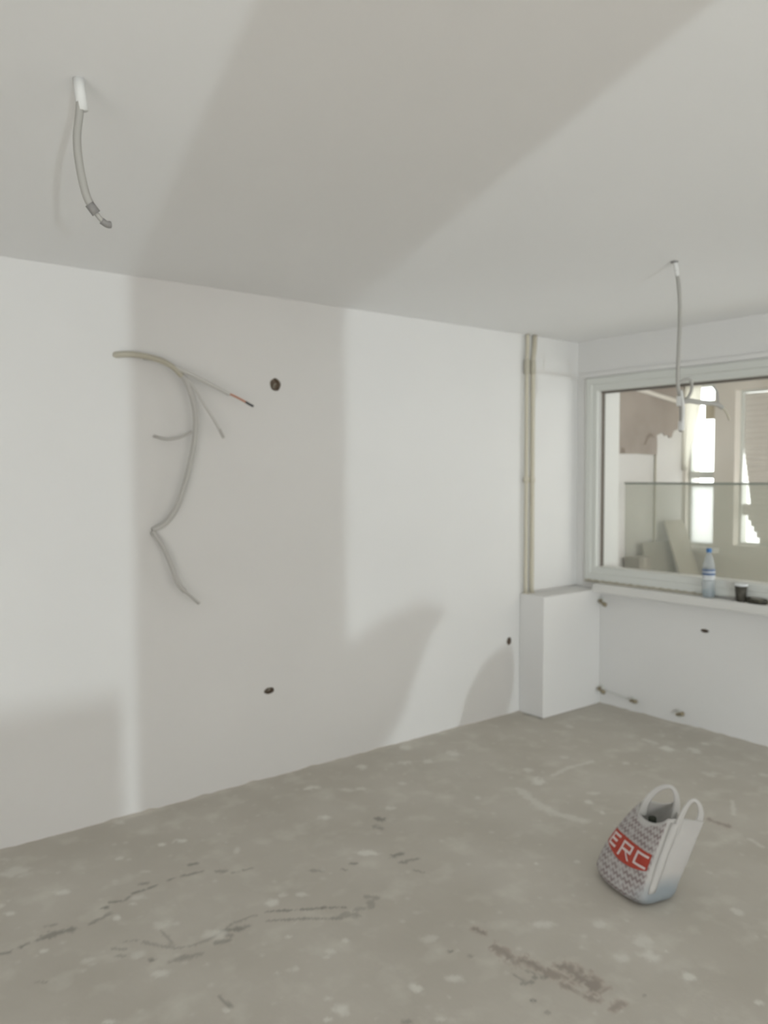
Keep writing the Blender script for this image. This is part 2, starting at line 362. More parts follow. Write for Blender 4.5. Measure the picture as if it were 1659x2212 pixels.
# ---------------------------------------------------------------- room shell
def struct(o, label=None): return setp(o, label, kind='structure')
H = 2.6
struct(box('ceiling', -7.6, 0, -10.4, 0, H, H + 0.15, M_CEIL), 'plain white ceiling above the empty room')
def disc_cut(c, axis, ry, rz, depth, seg=28, jag=0.07):
    """cutter for a socket hole in a wall (axis 0 or 1)"""
    V = []
    for d in (-0.05, depth):
        for k in range(seg):
            th = 2 * math.pi * k / seg
            q = 1 + jag * math.sin(3 * th + c[2] * 9) * math.cos(2 * th)
            a, z = ry * math.cos(th) * q, rz * math.sin(th) * q
            V.append((c[0] + a, c[1] + d, c[2] + z) if axis == 1 else (c[0] + d, c[1] + a, c[2] + z))
    F = [tuple(range(seg)), tuple(range(seg, 2 * seg))] + [(k, (k + 1) % seg, seg + (k + 1) % seg, seg + k) for k in range(seg)]
    return V, F
HOLES = [((-2.547, 0, 2.136), 1, 0.034, 0.034, 'round open socket hole high on the wall near the loose cables'),
         ((-2.602, 0, 0.483), 1, 0.032, 0.018, 'half-filled socket hole low on the wall in the shaded stretch'),
         ((-0.713, 0, 0.506), 1, 0.024, 0.028, 'small socket hole beside the boxed ledge in the corner'),
         ((0, -1.025, 0.644), 0, 0.030, 0.012, 'flat slit-like hole in the wall below the window sill')]
wl = box('wall_left', -7.6, 0, 0, 0.2, 0, H, M_WALL)
cut(wl, [disc_cut(h[0], h[1], h[2], h[3], 0.05) for h in HOLES if h[1] == 1])
struct(wl, 'long white plastered wall with cables hanging out')
wr = box('wall_right', 0, 0.22, -10.4, 0.2, 0, H, M_WALL)
WY0, WY1, WZ0, WZ1 = -2.55, -0.09, 0.885, 2.335
cut(wr, [disc_cut(h[0], h[1], h[2], h[3], 0.05) for h in HOLES if h[1] == 0])
cut(wr, [(-0.1, 0.4, WY0 + 0.06, WY1 - 0.115, WZ0 + 0.05, WZ1 - 0.06)])
struct(wr, 'white end wall with a wide inner window')
wb = box('wall_rear', -7.8, 0.22, -10.6, -10.4, 0, H, M_WALL)
cut(wb, [(-2.9, -1.9, -10.7, -10.3, 0.2, 2.3)])
struct(wb, 'white wall far behind the camera')
wn = box('wall_near', -7.8, -7.6, -10.4, 0.2, 0, H, M_WALL)
cut(wn, [(-7.9, -7.5, -6.7, -5.3, 0.2, 2.3)])
struct(wn, 'white side wall behind the camera')
struct(box('wall_pier', -4.744, -4.265, -5.3, -5.0, 0, H, M_WALL), 'white pier standing behind the camera')
for nm, rect, ax in (('window_3', (-6.7, -5.3, 0.2, 2.3), 0), ('window_4', (-2.9, -1.9, 0.2, 2.3), 1)):
    w = struct(empty(nm, (-7.7, -6.0, 0.2) if ax == 0 else (-2.4, -10.5, 0.2)), 'glazed doors behind the camera')
    a0, a1, z0, z1 = rect
    if ax == 0:
        ring_loft('window_frame', a0, a1, z0, z1, [(0, -7.72), (0, -7.66), (0.07, -7.66), (0.07, -7.72)], M_PVC, w)
        for yy in (-6.0,): box('mullion', -7.72, -7.66, yy - 0.04, yy + 0.04, z0 + 0.07, z1 - 0.07, M_PVC, w)
    else:
        o = ring_loft('window_frame', a0, a1, z0, z1, [(0, -10.52), (0, -10.46), (0.07, -10.46), (0.07, -10.52)], M_PVC)
        for v in o.data.vertices: v.co = Vector((v.co.y, v.co.x, v.co.z)) - Vector(w.location)
        o.data.flip_normals(); o.parent = w
        for q in (-2.4,): box('mullion', q - 0.04, q + 0.04, -10.52, -10.46, z0 + 0.07, z1 - 0.07, M_PVC, w)

# socket boxes sunk in the holes
for c, ax, ry, rz, lab in HOLES:
    t = empty('socket_hole', c); setp(t, lab, 'wall hole')
    d = Vector((0, 1, 0)) if ax == 1 else Vector((1, 0, 0))
    V, F = [], []
    for (s, dd) in ((0.97, 0.004), (0.93, 0.038), (0.0, 0.040)):
        for k in range(18):
            th = 2 * math.pi * k / 18
            q = 1 + 0.07 * math.sin(3 * th + c[2] * 9) * math.cos(2 * th)
            a, z = ry * math.cos(th) * s * q, rz * math.sin(th) * s * q
            V.append((c[0] + a, c[1] + dd, c[2] + z) if ax == 1 else (c[0] + dd, c[1] + a, c[2] + z))
    for i in range(2):
        for k in range(18): F.append((i * 18 + k, i * 18 + (k + 1) % 18, (i + 1) * 18 + (k + 1) % 18, (i + 1) * 18 + k))
    mesh_obj('hole_lining', V, F, M_HOLE, t)
    if ry > 0.025 and rz > 0.012:
        cc = Vector(c) + d * 0.018
        tube('wire_end', [cc + Vector((0.25 * ry, 0, -0.5 * rz)) + d * 0.02, cc + Vector((0.1 * ry, 0, 0)), cc + Vector((0.3 * ry, 0, 0.25 * rz)) - d * 0.008], 0.004, M_CONDUIT, t, 6, 5)

# boxed ledge in the corner
led = box('boxed_ledge', -0.612, -0.001, -0.22, -0.001, 0, 0.826, M_WALL, bev=0.006, origin=(-0.3, -0.11, 0))
setp(led, 'low white plastered box built into the corner under the pipes', 'ledge')

# heating pipes
for i, (x, lab) in enumerate(((-0.583, 'beige vertical pipe in the corner, the one farther from the window'), (-0.522, 'beige vertical pipe in the corner, the one nearer the window'))):
    t = empty('heating_pipe', (x, -0.03, 0.826)); setp(t, lab, 'pipe', 'vertical pipes in the corner')
    top = [(x, -0.03, 0.829), (x, -0.03, 1.2), (x, -0.03, 2.3), (x, -0.03, 2.42), (x + (0.012 if i else 0.006), -0.03, 2.5), (x + (0.022 if i else 0.008), -0.028, 2.599)]
    tube('pipe', top, 0.0155 if i else 0.0125, M_PIPE, t, 12, 6)
    lathe('rosette', [(0.022, 0.0), (0.022, 0.004), (0.017, 0.006)], (x, -0.03, 0.8262), M_PIPE, t, seg=16)
    lathe('coupling', [(0.016, -0.02), (0.0195, -0.015), (0.0195, 0.015), (0.016, 0.02)], (x, -0.03, 1.61), M_PIPE, t, seg=14)
    lathe('collar', [(0.015, -0.05), (0.019, -0.045), (0.019, 0.045), (0.015, 0.05)], (x, -0.03, 2.38), M_CONDUIT, t, seg=14)

# ---------------------------------------------------------------- inner window
w1 = struct(empty('window_1', (0.05, -1.3, WZ0)), 'wide white framed inner window looking onto the balcony')
ring_loft('window_frame', WY0, WY1, WZ0, WZ1, [(0, 0.03), (0, -0.022), (0.012, -0.028), (0.05, -0.028), (0.056, -0.018), (0.094, -0.018), (0.102, -0.006), (0.104, 0.06), (0.09, 0.06), (0.06, 0.03)], M_PVC, w1)
ring_loft('gasket', WY0, WY1, WZ0 - 0.022, WZ1, [(0.103, 0.001), (0.116, 0.006), (0.116, 0.05), (0.103, 0.05)], M_GASKET, w1)
box('pane', 0.028, 0.034, WY0 + 0.11, WY1 - 0.11, WZ0 + 0.11, WZ1 - 0.11, M_GLASS, w1)
struct(box('trim_1', -0.014, -0.0005, WY0 - 0.03, -0.05, 2.338, 2.372, M_WALL, bev=0.003), 'thin plaster ledge above the window frame')
sill = box('window_sill', -0.106, -0.0005, WY0 - 0.08, -0.2215, 0.814, 0.8733, M_SILL, bev=0.006)
sill2 = setp(sill, 'long pale window sill board under the inner window', 'sill')
# rough mortar bead between sill and frame
V, F = [], []
N = 60
for i in range(N + 1):
    y = -0.095 - i / N * 0.95
    h = 0.893 - 0.004 * math.sin(i * 1.7) - (0.006 if i > N - 6 else 0) * (i - N + 6) / 6
    dd = 0.030 + 0.006 * noise.noise(Vector((i * 0.6, 3, 1)))
    for (x, z) in ((-0.001, 0.8738), (-dd, 0.8738), (-dd + 0.004, h - 0.004), (-0.001, h)):
        V.append((x, y, z))
for i in range(N):
    for k in range(4):
        F.append((i * 4 + k, i * 4 + (k + 1) % 4, (i + 1) * 4 + (k + 1) % 4, (i + 1) * 4 + k))
F += [(0, 1, 2, 3), tuple(N * 4 + k for k in range(4))]
mesh_obj('mortar_bead', V, F, M_FOAM, w1)

# ---------------------------------------------------------------- balcony beyond
BX, EY, BH = 1.6, 0.13, 2.44
struct(box('floor_balcony', 0.22, 1.85, -4.5, 0.35, -0.1, 0, M_FLOOR), 'balcony floor beyond the inner window')
struct(box('ceiling_balcony', 0.22, 1.85, -4.5, 0.35, BH, BH + 0.1, M_CREAM), 'balcony ceiling beyond the inner window')
we = struct(box('wall_balcony_end', 0.22, 1.85, EY, EY + 0.2, 0, BH, M_BALC), 'white and brown end wall of the balcony')
ragged = [(0.25, 1.807), (0.60, 1.804), (0.9, 1.808), (1.202, 1.80), (1.205, 1.90), (1.198, 1.966), (1.235, 1.975), (1.278, 1.988), (1.31, 1.962), (1.35, 1.97), (1.38, 1.945), (1.416, 1.952), (1.43, 1.985), (1.45, 2.012), (1.50, 2.02), (1.52, 2.055), (1.554, 2.074), (1.575, 2.05), (1.598, 2.03), (1.598, BH - 0.002), (0.25, BH - 0.002)]
slab('brown_plaster_coat', ragged, 1, EY - 0.006, EY - 0.0005, M_BROWN, we)
slab('dark_scuff', [(1.01, 1.885), (1.035, 1.88), (1.075, 1.94), (1.13, 1.955), (1.15, 1.94), (1.155, 1.955), (1.10, 1.985), (1.06, 1.965)], 1, EY - 0.008, EY - 0.0062, mat('scuff_brown', (0.24, 0.19, 0.16), 0.9), we)
slab('dark_scuff', [(0.705, 1.81), (0.76, 1.812), (0.745, 1.85), (0.705, 1.858)], 1, EY - 0.008, EY - 0.0062, bpy.data.materials['scuff_brown'], we)
V, F = tube_geo([(0.84, EY - 0.02, 2.335), (1.50, EY - 0.02, 2.255)], 0.018, 6)
mesh_obj('cable_trunking', V, F, M_CREAM, we)
tube('conduit', [(1.165, EY - 0.015, 0.0), (1.165, EY - 0.015, 1.0), (1.165, EY - 0.015, 1.80)], 0.009, M_CONDUIT, we, 8, 3)

wo = box('wall_balcony', BX, BX + 0.22, -4.5, EY, 0, BH, M_CREAM)
A = (-0.155, 0.10, 1.03, 2.40)      # narrow casement
B = (-2.1, -0.335, 1.055, 2.33)     # shuttered window
cut(wo, [(BX - 0.1, BX + 0.4, *A), (BX - 0.1, BX + 0.4, *B), (BX - 0.1, BX + 0.4, -4.4, -2.3, 0.1, 2.38)])  # last opening is out of view, added to let more sky light in
struct(wo, 'cream outer wall of the balcony with two openings and an unseen one added for light')
w2 = struct(empty('window_2', (BX + 0.08, -0.03, 1.03)), 'narrow bright balcony window beyond the inner window')
ring_loft('window_frame', A[0], A[1], A[2], A[3], [(0, BX + 0.05), (0, BX + 0.11), (0.02, BX + 0.11), (0.02, BX + 0.05)], M_PVC, w2)
box('transom', BX + 0.03, BX + 0.11, A[0] + 0.02, A[1] - 0.02, 1.605, 1.662, M_PVC, w2)
box('transom', BX + 0.05, BX + 0.10, A[0] + 0.02, A[1] - 0.02, 1.535, 1.556, M_PVC, w2)
box('frosted_pane', BX + 0.07, BX + 0.078, A[0] + 0.02, A[1] - 0.02, A[2] + 0.02, 1.535, M_FROST, w2)
box('pane', BX + 0.07, BX + 0.076, A[0] + 0.02, A[1] - 0.02, 1.662, A[3] - 0.02, M_GLASS, w2)
box('vent_panel', BX + 0.06, BX + 0.069, A[0] + 0.02, -0.035, 2.105, 2.262, mat('beige_vent', (0.60, 0.53, 0.40), 0.7), w2)
box('inner_sill', BX - 0.10, BX - 0.001, A[0] - 0.06, A[1], 0.985, 1.025, M_BALC, w2)
# plastic sheet hanging slantwise in the narrow window
V, F = [], []
for i in range(13):
    z = 2.40 - i / 12 * 0.73
    yr = -0.045 + (2.30 - z) / 0.60 * 0.115 if z < 2.30 else -0.045
    yr = min(yr, 0.085)
    for k in range(7):
        y = 0.125 + (yr - 0.125) * k / 6
        V.append((BX - 0.02 + 0.008 * math.sin(k * 2.1 + i * 0.4), y, z))
for i in range(12):
    for k in range(6):
        a = i * 7 + k; F.append((a, a + 1, a + 8, a + 7))
sh = mesh_obj('hanging_sheet', V, F, M_CLOTH, smooth=True, origin=(BX - 0.02, 0.05, 1.67))
md = sh.modifiers.new('t', 'SOLIDIFY'); md.thickness = 0.002
setp(sh, 'white plastic sheet hanging slantwise in the narrow balcony window', 'sheet')

# roller shutter hanging crooked
rs = empty('roller_shutter', (BX + 0.12, -1.2, B[2])); setp(rs, 'partly broken roller shutter of pale slats in the balcony window', 'shutter')
ring_loft('shutter_rail', B[0], B[1], B[2], B[3], [(0, BX + 0.09), (0, BX + 0.17), (0.02, BX + 0.17), (0.02, BX + 0.09)], M_PVC, rs)
nsl = 27; hs = (B[3] - B[2] - 0.045) / nsl
for i in range(nsl):
    z0 = B[2] + 0.022 + i * hs; zc = z0 + hs / 2
    if zc > 1.86: yl = B[1] - 0.022
    elif 1.31 < zc < 1.40: yl = B[1] - 0.022
    elif zc <= 1.31: yl = B[1] - 0.05 - (1.31 - zc) * 0.55
    else: yl = B[1] - 0.022 - (1.86 - zc) * 0.14
    x = BX + 0.12
    yr = B[0] + 0.022
    prof = [(x - 0.004, z0 - 0.004), (x - 0.010, z0 + hs * 0.3), (x - 0.010, z0 + hs * 0.7), (x - 0.004, z0 + hs - 0.002), (x + 0.004, z0 + hs - 0.002), (x + 0.004, z0 - 0.004)]
    V = [(a, yl, z) for a, z in prof] + [(a, yr, z) for a, z in prof]
    n = len(prof)
    F = [tuple(range(n)), tuple(range(n, 2 * n))] + [(k, (k + 1) % n, n + (k + 1) % n, n + k) for k in range(n)]
    mesh_obj('slat', V, F, M_SLAT, rs)

# sheet of glass standing on the balcony, boards and carton behind it
gs = empty('glass_sheet', (0.62, -0.75, 0)); setp(gs, 'large dusty glass sheet standing upright on the balcony', 'glass sheet')
def lean(y, z): return (0.62 + 0.10 * z / 1.575, y, z)
V = []
for dx in (0, 0.010):
    for (y, z) in ((0.02, 0.002), (0.095, 1.565), (-1.85, 1.575), (-1.85, 0.002)):
        q = lean(y, z); V.append((q[0] + dx, q[1], q[2]))
mesh_obj('pane', V, [(0, 1, 2, 3), (4, 5, 6, 7), (0, 1, 5, 4), (1, 2, 6, 5), (2, 3, 7, 6), (3, 0, 4, 7)], M_SHEET, gs)
V, F = tube_geo([lean(0.097, 1.571), lean(-1.85, 1.581)], 0.0085, 6)
mesh_obj('edge_strip', [(a + 0.005, b_, c) for a, b_, c in V], F, M_SHEET_EDGE, gs)

def board(name, pts, thick, m, label, cat):
    """a panel given by four corners, thickened along its normal"""
    P = [Vector(p) for p in pts]; n = (P[1] - P[0]).cross(P[2] - P[0]).normalized() * thick
    V = P + [p + n for p in P]
    k = len(P)
    F = [tuple(range(k)), tuple(range(k, 2 * k))] + [(i, (i + 1) % k, k + (i + 1) % k, k + i) for i in range(k)]
    c = sum(P, Vector()) / k; c.z = min(p.z for p in P)
    o = mesh_obj(name, V, F, m, origin=c); setp(o, label, cat); return o
M_BOARD_D = mottled('grey_board', (0.30, 0.28, 0.24), (0.36, 0.34, 0.29), 5, 0.8)
M_BOARD_L = mottled('cream_board', (0.52, 0.48, 0.41), (0.60, 0.56, 0.49), 5, 0.8)
board('leaning_board', [(0.92, -0.10, 0.003), (1.40, -0.10, 0.003), (1.33, 0.085, 1.08), (0.93, 0.085, 1.08)], 0.012, M_BOARD_D, 'dark grey board leaning on the end wall of the balcony', 'board')
board('leaning_board', [(1.28, -0.32, 0.003), (1.58, -0.32, 0.003), (1.50, 0.07, 1.25), (1.22, 0.07, 1.25)], 0.012, M_BOARD_L, 'cream board leaning in the far corner of the balcony', 'board')
ct = empty('tall_carton', (0.82, 0.05, 0)); setp(ct, 'narrow brown carton standing at the end wall of the balcony', 'carton')
box('carton_body', 0.745, 0.90, -0.03, 0.115, 0.0, 0.98, M_BROWN, ct, 0.004)
box('carton_tape', 0.80, 0.84, -0.0315, 0.1165, 0.30, 0.9815, M_BOARD_L, ct)

# ---------------------------------------------------------------- things on the window sill
M_PET = clear_mat('bottle_plastic', (0.90, 0.92, 0.93), (0.70, 0.73, 0.75), 0.32, 0.15)
M_BLUE = mat('blue_cap', (0.055, 0.18, 0.42), 0.4)
M_LABEL = mat('blue_grey_label', (0.13, 0.18, 0.29), 0.5)
M_LABELW = mat('white_label', (0.80, 0.82, 0.83), 0.5)
bx, by, bz = -0.066, -1.085, 0.8735
bt = empty('water_bottle', (bx, by, bz)); setp(bt, 'clear plastic water bottle with blue cap on the window sill', 'bottle')
prof = [(0.030, 0.0), (0.036, 0.004), (0.038, 0.012), (0.038, 0.05), (0.0365, 0.055), (0.038, 0.06), (0.038, 0.10), (0.0365, 0.105), (0.038, 0.11), (0.038, 0.19), (0.036, 0.205), (0.030, 0.235), (0.020, 0.265), (0.0135, 0.277), (0.0135, 0.292)]
lathe('bottle_body', prof, (bx, by, bz), M_PET, bt)
lathe('water', [(0.034, 0.006), (0.0355, 0.014), (0.0355, 0.045), (0.0, 0.0452)], (bx, by, bz), clear_mat('water_tint', (0.86, 0.91, 0.93), (0.45, 0.58, 0.62), 0.12, 0.1), bt, cap=(True, False))
lathe('cap', [(0.0155, 0.285), (0.016, 0.287), (0.016, 0.306), (0.0145, 0.309)], (bx, by, bz), M_BLUE, bt)
lb = lathe('label', [(0.0386, 0.142), (0.0388, 0.143), (0.0388, 0.180), (0.0386, 0.181)], (bx, by, bz), M_LABEL, bt, cap=(False, False))
lathe('label_band', [(0.0389, 0.160), (0.0391, 0.161), (0.0391, 0.164), (0.0389, 0.165)], (bx, by, bz), M_LABELW, lb, cap=(False, False))
for h in (0.118, 0.132):
    lathe('white_band', [(0.0383, h), (0.0388, h + 0.001), (0.0388, h + 0.006), (0.0383, h + 0.007)], (bx, by, bz), M_LABELW, bt, cap=(False, False))

cx_, cy_ = -0.066, -1.298
cp = empty('paper_cup', (cx_, cy_, bz)); setp(cp, 'dark paper cup with pale rim on the window sill', 'cup')
lathe('cup_body', [(0.026, 0.0), (0.027, 0.001), (0.036, 0.098), (0.034, 0.098), (0.025, 0.006), (0.0, 0.006)], (cx_, cy_, bz), mottled('dark_cup_print', (0.055, 0.05, 0.04), (0.10, 0.095, 0.08), 30, 0.6), cp, cap=(True, False))
lathe('cup_lid', [(0.0365, 0.096), (0.0385, 0.098), (0.0385, 0.106), (0.035, 0.109), (0.034, 0.104), (0.0, 0.104)], (cx_, cy_, bz), M_LABELW, cp, cap=(False, False))
ax_, ay_ = -0.066, -1.398
ah = empty('ashtray', (ax_, ay_, bz)); setp(ah, 'low dark round ashtray on the window sill beside the cup', 'ashtray')
M_ASH = mottled('dark_glass_dish', (0.03, 0.028, 0.022), (0.09, 0.085, 0.065), 45, 0.3)
def sq(prof, c):
    V, F = lathe_geo(prof, c, seg=24, cap=(True, False))
    out = []
    for v in V: out.append((c[0] + (v.x - c[0]) * 0.52, v.y, v.z))
    return out, F
V, F = sq([(0.058, 0.0), (0.064, 0.004), (0.066, 0.026), (0.062, 0.030), (0.056, 0.026), (0.054, 0.008), (0.0, 0.007)], (ax_, ay_, bz))
mesh_obj('dish', V, F, M_ASH, ah, smooth=True)
V, F = sq([(0.0555, 0.010), (0.0555, 0.024), (0.03, 0.030), (0.0, 0.031)], (ax_, ay_, bz))
mesh_obj('ash', V, F, mottled('pale_ash', (0.40, 0.39, 0.33), (0.55, 0.54, 0.48), 60, 0.9), ah, smooth=True)

# ---------------------------------------------------------------- radiator pipe stubs on the window wall
def stub(name, pts, label, caps=True):
    c = Vector(pts[0]); t = empty(name, c); setp(t, label, 'pipe stub', 'capped radiator connections')
    lathe('rosette', [(0.024, 0.0), (0.024, 0.004), (0.016, 0.008)], (0, c.y, c.z), M_PVC, t, axis=(-1, 0, 0), seg=16)
    tube('pipe', pts, 0.0085, M_BRASS, t, 8, 5)
    e = Vector(pts[-1]); d = (Vector(pts[-1]) - Vector(pts[-2])).normalized()
    lathe('end_nut', [(0.012, -0.012), (0.0155, -0.010), (0.0155, 0.012), (0.010, 0.016)], e, M_BRASS, t, axis=d, seg=6)
stub('radiator_stub', [(0.0, -0.235, 0.748), (-0.035, -0.235, 0.748), (-0.048, -0.255, 0.742), (-0.05, -0.29, 0.728)], 'brass pipe stub right under the window sill')
stub('radiator_stub', [(0.0, -0.235, 0.115), (-0.035, -0.235, 0.115), (-0.048, -0.25, 0.112), (-0.05, -0.285, 0.102)], 'brass pipe stub low in the corner next to the boxed ledge')
stub('radiator_stub', [(0.0, -0.50, 0.082), (-0.03, -0.50, 0.082), (-0.042, -0.515, 0.084), (-0.045, -0.545, 0.088)], 'middle one of three brass pipe stubs just above the floor')
stub('radiator_stub', [(0.0, -0.855, 0.068), (-0.03, -0.855, 0.068), (-0.042, -0.87, 0.072), (-0.045, -0.90, 0.084)], 'brass pipe stub above the floor farthest from the corner')
# thin capillary tube running between two of the stubs
tt = tube('capillary_tube', [(-0.012, -0.255, 0.104), (-0.010, -0.36, 0.098), (-0.010, -0.46, 0.086), (-0.012, -0.49, 0.086)], 0.004, M_PVC, None, 6, 5, origin=(-0.01, -0.37, 0.09))
setp(tt, 'thin pale tube along the wall between two pipe stubs', 'tube')

# ---------------------------------------------------------------- loose cables in the wall
M_WCABLE = mat('pale_grey_cable', (0.56, 0.55, 0.52), 0.6)
wc = empty('wall_cable_bundle', (-3.42, 0, 2.22)); setp(wc, 'bundle of loose cables curling out of the long wall', 'cables')
def wpts(l, ys): return [(x, y, z) for (x, z), y in zip(l, ys)]
tube('conduit', wpts([(-3.42, 2.221), (-3.375, 2.224), (-3.32, 2.221), (-3.24, 2.207), (-3.17, 2.178), (-3.12, 2.135)], [0.01, -0.03, -0.055, -0.07, -0.078, -0.08]), lambda t: 0.0155 - 0.003 * t, M_CONDUIT, wc, 10, 8)
tube('hanging_cable', wpts([(-3.30, 2.215), (-3.21, 2.202), (-3.115, 2.14), (-3.06, 2.03), (-3.042, 1.90), (-3.065, 1.74), (-3.125, 1.535), (-3.185, 1.43), (-3.25, 1.385)], [-0.05, -0.066, -0.072, -0.068, -0.062, -0.058, -0.05, -0.035, -0.005]), 0.0135, M_WCABLE, wc, 10, 8)
tube('hanging_cable', wpts([(-3.252, 1.378), (-3.225, 1.33), (-3.19, 1.25), (-3.15, 1.13), (-3.112, 1.08)], [-0.012, -0.035, -0.05, -0.06, -0.06]), 0.0125, M_WCABLE, wc, 10, 8)
tube('cable_tip', wpts([(-3.114, 1.082), (-3.08, 1.052), (-3.037, 1.012)], [-0.06, -0.061, -0.062]), 0.008, M_WCABLE, wc, 8, 6)
tube('straight_cable', wpts([(-3.16, 2.178), (-3.09, 2.152), (-3.01, 2.118), (-2.876, 2.061)], [-0.078, -0.088, -0.095, -0.10]), 0.0115, mat('light_cable', (0.64, 0.63, 0.60), 0.6), wc, 10, 8)
tube('bare_wire', wpts([(-2.882, 2.064), (-2.85, 2.053), (-2.81, 2.037), (-2.775, 2.021)], [-0.10, -0.1, -0.1, -0.1]), 0.0055, M_COPPER, wc, 8, 6)
tube('wire_tip', wpts([(-2.785, 2.026), (-2.76, 2.014), (-2.74, 2.006)], [-0.1, -0.1, -0.1]), 0.006, M_BLACK, wc, 8, 6)
tube('short_strand', wpts([(-3.10, 2.135), (-3.05, 2.07), (-3.007, 2.0), (-2.955, 1.93), (-2.9, 1.842)], [-0.075, -0.085, -0.088, -0.086, -0.08]), 0.0075, bpy.data.materials['light_cable'], wc, 8, 8)
tube('cable_tip', wpts([(-2.925, 1.885), (-2.9, 1.842)], [-0.083, -0.08]), 0.0085, M_WCABLE, wc, 8, 6)
tube('short_strand', wpts([(-3.235, 1.846), (-3.20, 1.833), (-3.165, 1.83), (-3.11, 1.842), (-3.06, 1.868)], [-0.004, -0.02, -0.03, -0.045, -0.055]), 0.0065, M_WCABLE, wc, 8, 8)  # soft shadow curve on the wall, modelled as a thin strand

# ---------------------------------------------------------------- cables hanging from the ceiling
Y1 = -1.83
c1 = empty('ceiling_cable', (-4.174, Y1, 2.6)); setp(c1, 'short grey cable in a white sleeve hanging from the near part of the ceiling', 'cable', 'ceiling light cables')
V, F = tube_geo([(-4.176, Y1, 2.600), (-4.174, Y1, 2.57), (-4.168, Y1, 2.527)], 0.0135, 12)
mesh_obj('sleeve', V, F, M_SLEEVE, c1, True)
tube('cable', [(-4.173, Y1 - 0.003, 2.575), (-4.176, Y1, 2.52), (-4.183, Y1, 2.458), (-4.178, Y1, 2.395), (-4.165, Y1, 2.335), (-4.150, Y1, 2.304)], 0.0095, M_CABLE, c1, 10, 8)
tube('connector', [(-4.157, Y1, 2.312), (-4.140, Y1, 2.292)], 0.0115, M_TAPE, c1, 8, 3)
tube('wire', [(-4.142, Y1, 2.294), (-4.128, Y1, 2.279), (-4.115, Y1, 2.273)], 0.006, M_CABLE, c1, 8, 5)
tube('wire_tip', [(-4.128, Y1, 2.277), (-4.115, Y1, 2.271), (-4.106, Y1, 2.272)], 0.0085, M_TAPE, c1, 8, 5)

Y2 = -1.74
c2 = empty('ceiling_cable', (-1.527, Y2, 2.6)); setp(c2, 'long cable with tangled ends hanging from the ceiling before the window', 'cable', 'ceiling light cables')
tube('sleeve', [(-1.527, Y2, 2.600), (-1.515, Y2, 2.57), (-1.506, Y2, 2.54)], 0.010, M_SLEEVE, c2, 10, 5)
tube('ceiling_rose', [(-1.531, Y2, 2.600), (-1.530, Y2, 2.594)], 0.016, M_TAPE, c2, 10, 2)
tube('cable', wpts([(-1.515, 2.565), (-1.497, 2.512), (-1.484, 2.42), (-1.482, 2.33), (-1.487, 2.204), (-1.491, 2.069), (-1.470, 1.998), (-1.459, 1.914), (-1.463, 1.845)], [Y2] * 9), 0.0085, M_CABLE, c2, 10, 8)
tube('cable_loop', wpts([(-1.491, 2.06), (-1.465, 2.078), (-1.432, 2.08), (-1.408, 2.054), (-1.412, 2.02), (-1.435, 1.995), (-1.474, 1.976)], [Y2, Y2 - .02, Y2 - .025, Y2 - .02, Y2 - .015, Y2 - .01, Y2]), 0.0075, M_CABLE, c2, 8, 8)
tube('side_cable', wpts([(-1.474, 1.981), (-1.42, 1.986), (-1.352, 1.984), (-1.25, 1.984), (-1.192, 1.982), (-1.145, 1.970)], [Y2 - .012, Y2 - .02, Y2 - .02, Y2 - .02, Y2 - .02, Y2 - .02]), 0.011, M_CABLE, c2, 8, 8)
tube('side_wire', wpts([(-1.165, 1.977), (-1.124, 1.961), (-1.098, 1.94), (-1.076, 1.912)], [Y2 - .02] * 4), 0.0055, M_CONDUIT, c2, 8, 8)
tube('side_wire', wpts([(-1.178, 1.98), (-1.170, 2.01), (-1.166, 2.045), (-1.19, 2.068)], [Y2 - .02, Y2 - .012, Y2 - .005, Y2]), 0.0055, M_CABLE, c2, 8, 8)
for (x, z) in ((-1.487, 1.985), (-1.470, 1.875)):
    bevel(box('terminal_block', x - 0.011, x + 0.009, Y2 - 0.020, Y2 + 0.002, z - 0.024, z + 0.020, M_SLEEVE, c2), 0.003)
tube('cable_end', wpts([(-1.478, 2.03), (-1.494, 1.97), (-1.49, 1.92), (-1.482, 1.885)], [Y2 - .01, Y2 - .03, Y2 - .03, Y2 - .02]), 0.0065, M_SLEEVE, c2, 8, 8)

# ---------------------------------------------------------------- carrier bag on the floor
# rows: height, then the three visible corners (left edge of the printed face, front corner, far end of the gusset)
ROWS = [
    (0.001, (-2.085, -1.795), (-2.150, -2.020), (-2.025, -2.062)),
    (0.012, (-2.098, -1.780), (-2.182, -2.046), (-2.011, -2.085)),
    (0.04, (-2.104, -1.772), (-2.200, -2.058), (-2.001, -2.095)),
    (0.10, (-2.068, -1.777), (-2.170, -2.056), (-1.982, -2.108)),
    (0.15, (-2.032, -1.790), (-2.142, -2.057), (-1.978, -2.126)),
    (0.20, (-1.998, -1.810), (-2.114, -2.060), (-1.973, -2.143)),
    (0.25, (-1.974, -1.840), (-2.080, -2.062), (-1.966, -2.157)),
    (0.28, (-1.962, -1.862), (-2.060, -2.064), (-1.962, -2.166)),
    (0.32, (-1.958, -1.900), (-2.041, -2.070), (-1.956, -2.177)),
]
RZ = np.array([r[0] for r in ROWS])
def corners(z):
    out = []
    for k in (1, 2, 3):
        out.append(np.array([np.interp(z, RZ, [r[k][0] for r in ROWS]), np.interp(z, RZ, [r[k][1] for r in ROWS])]))
    L, Fc, R = out
    B_ = L + (R - Fc)
    return L, Fc, R, B_
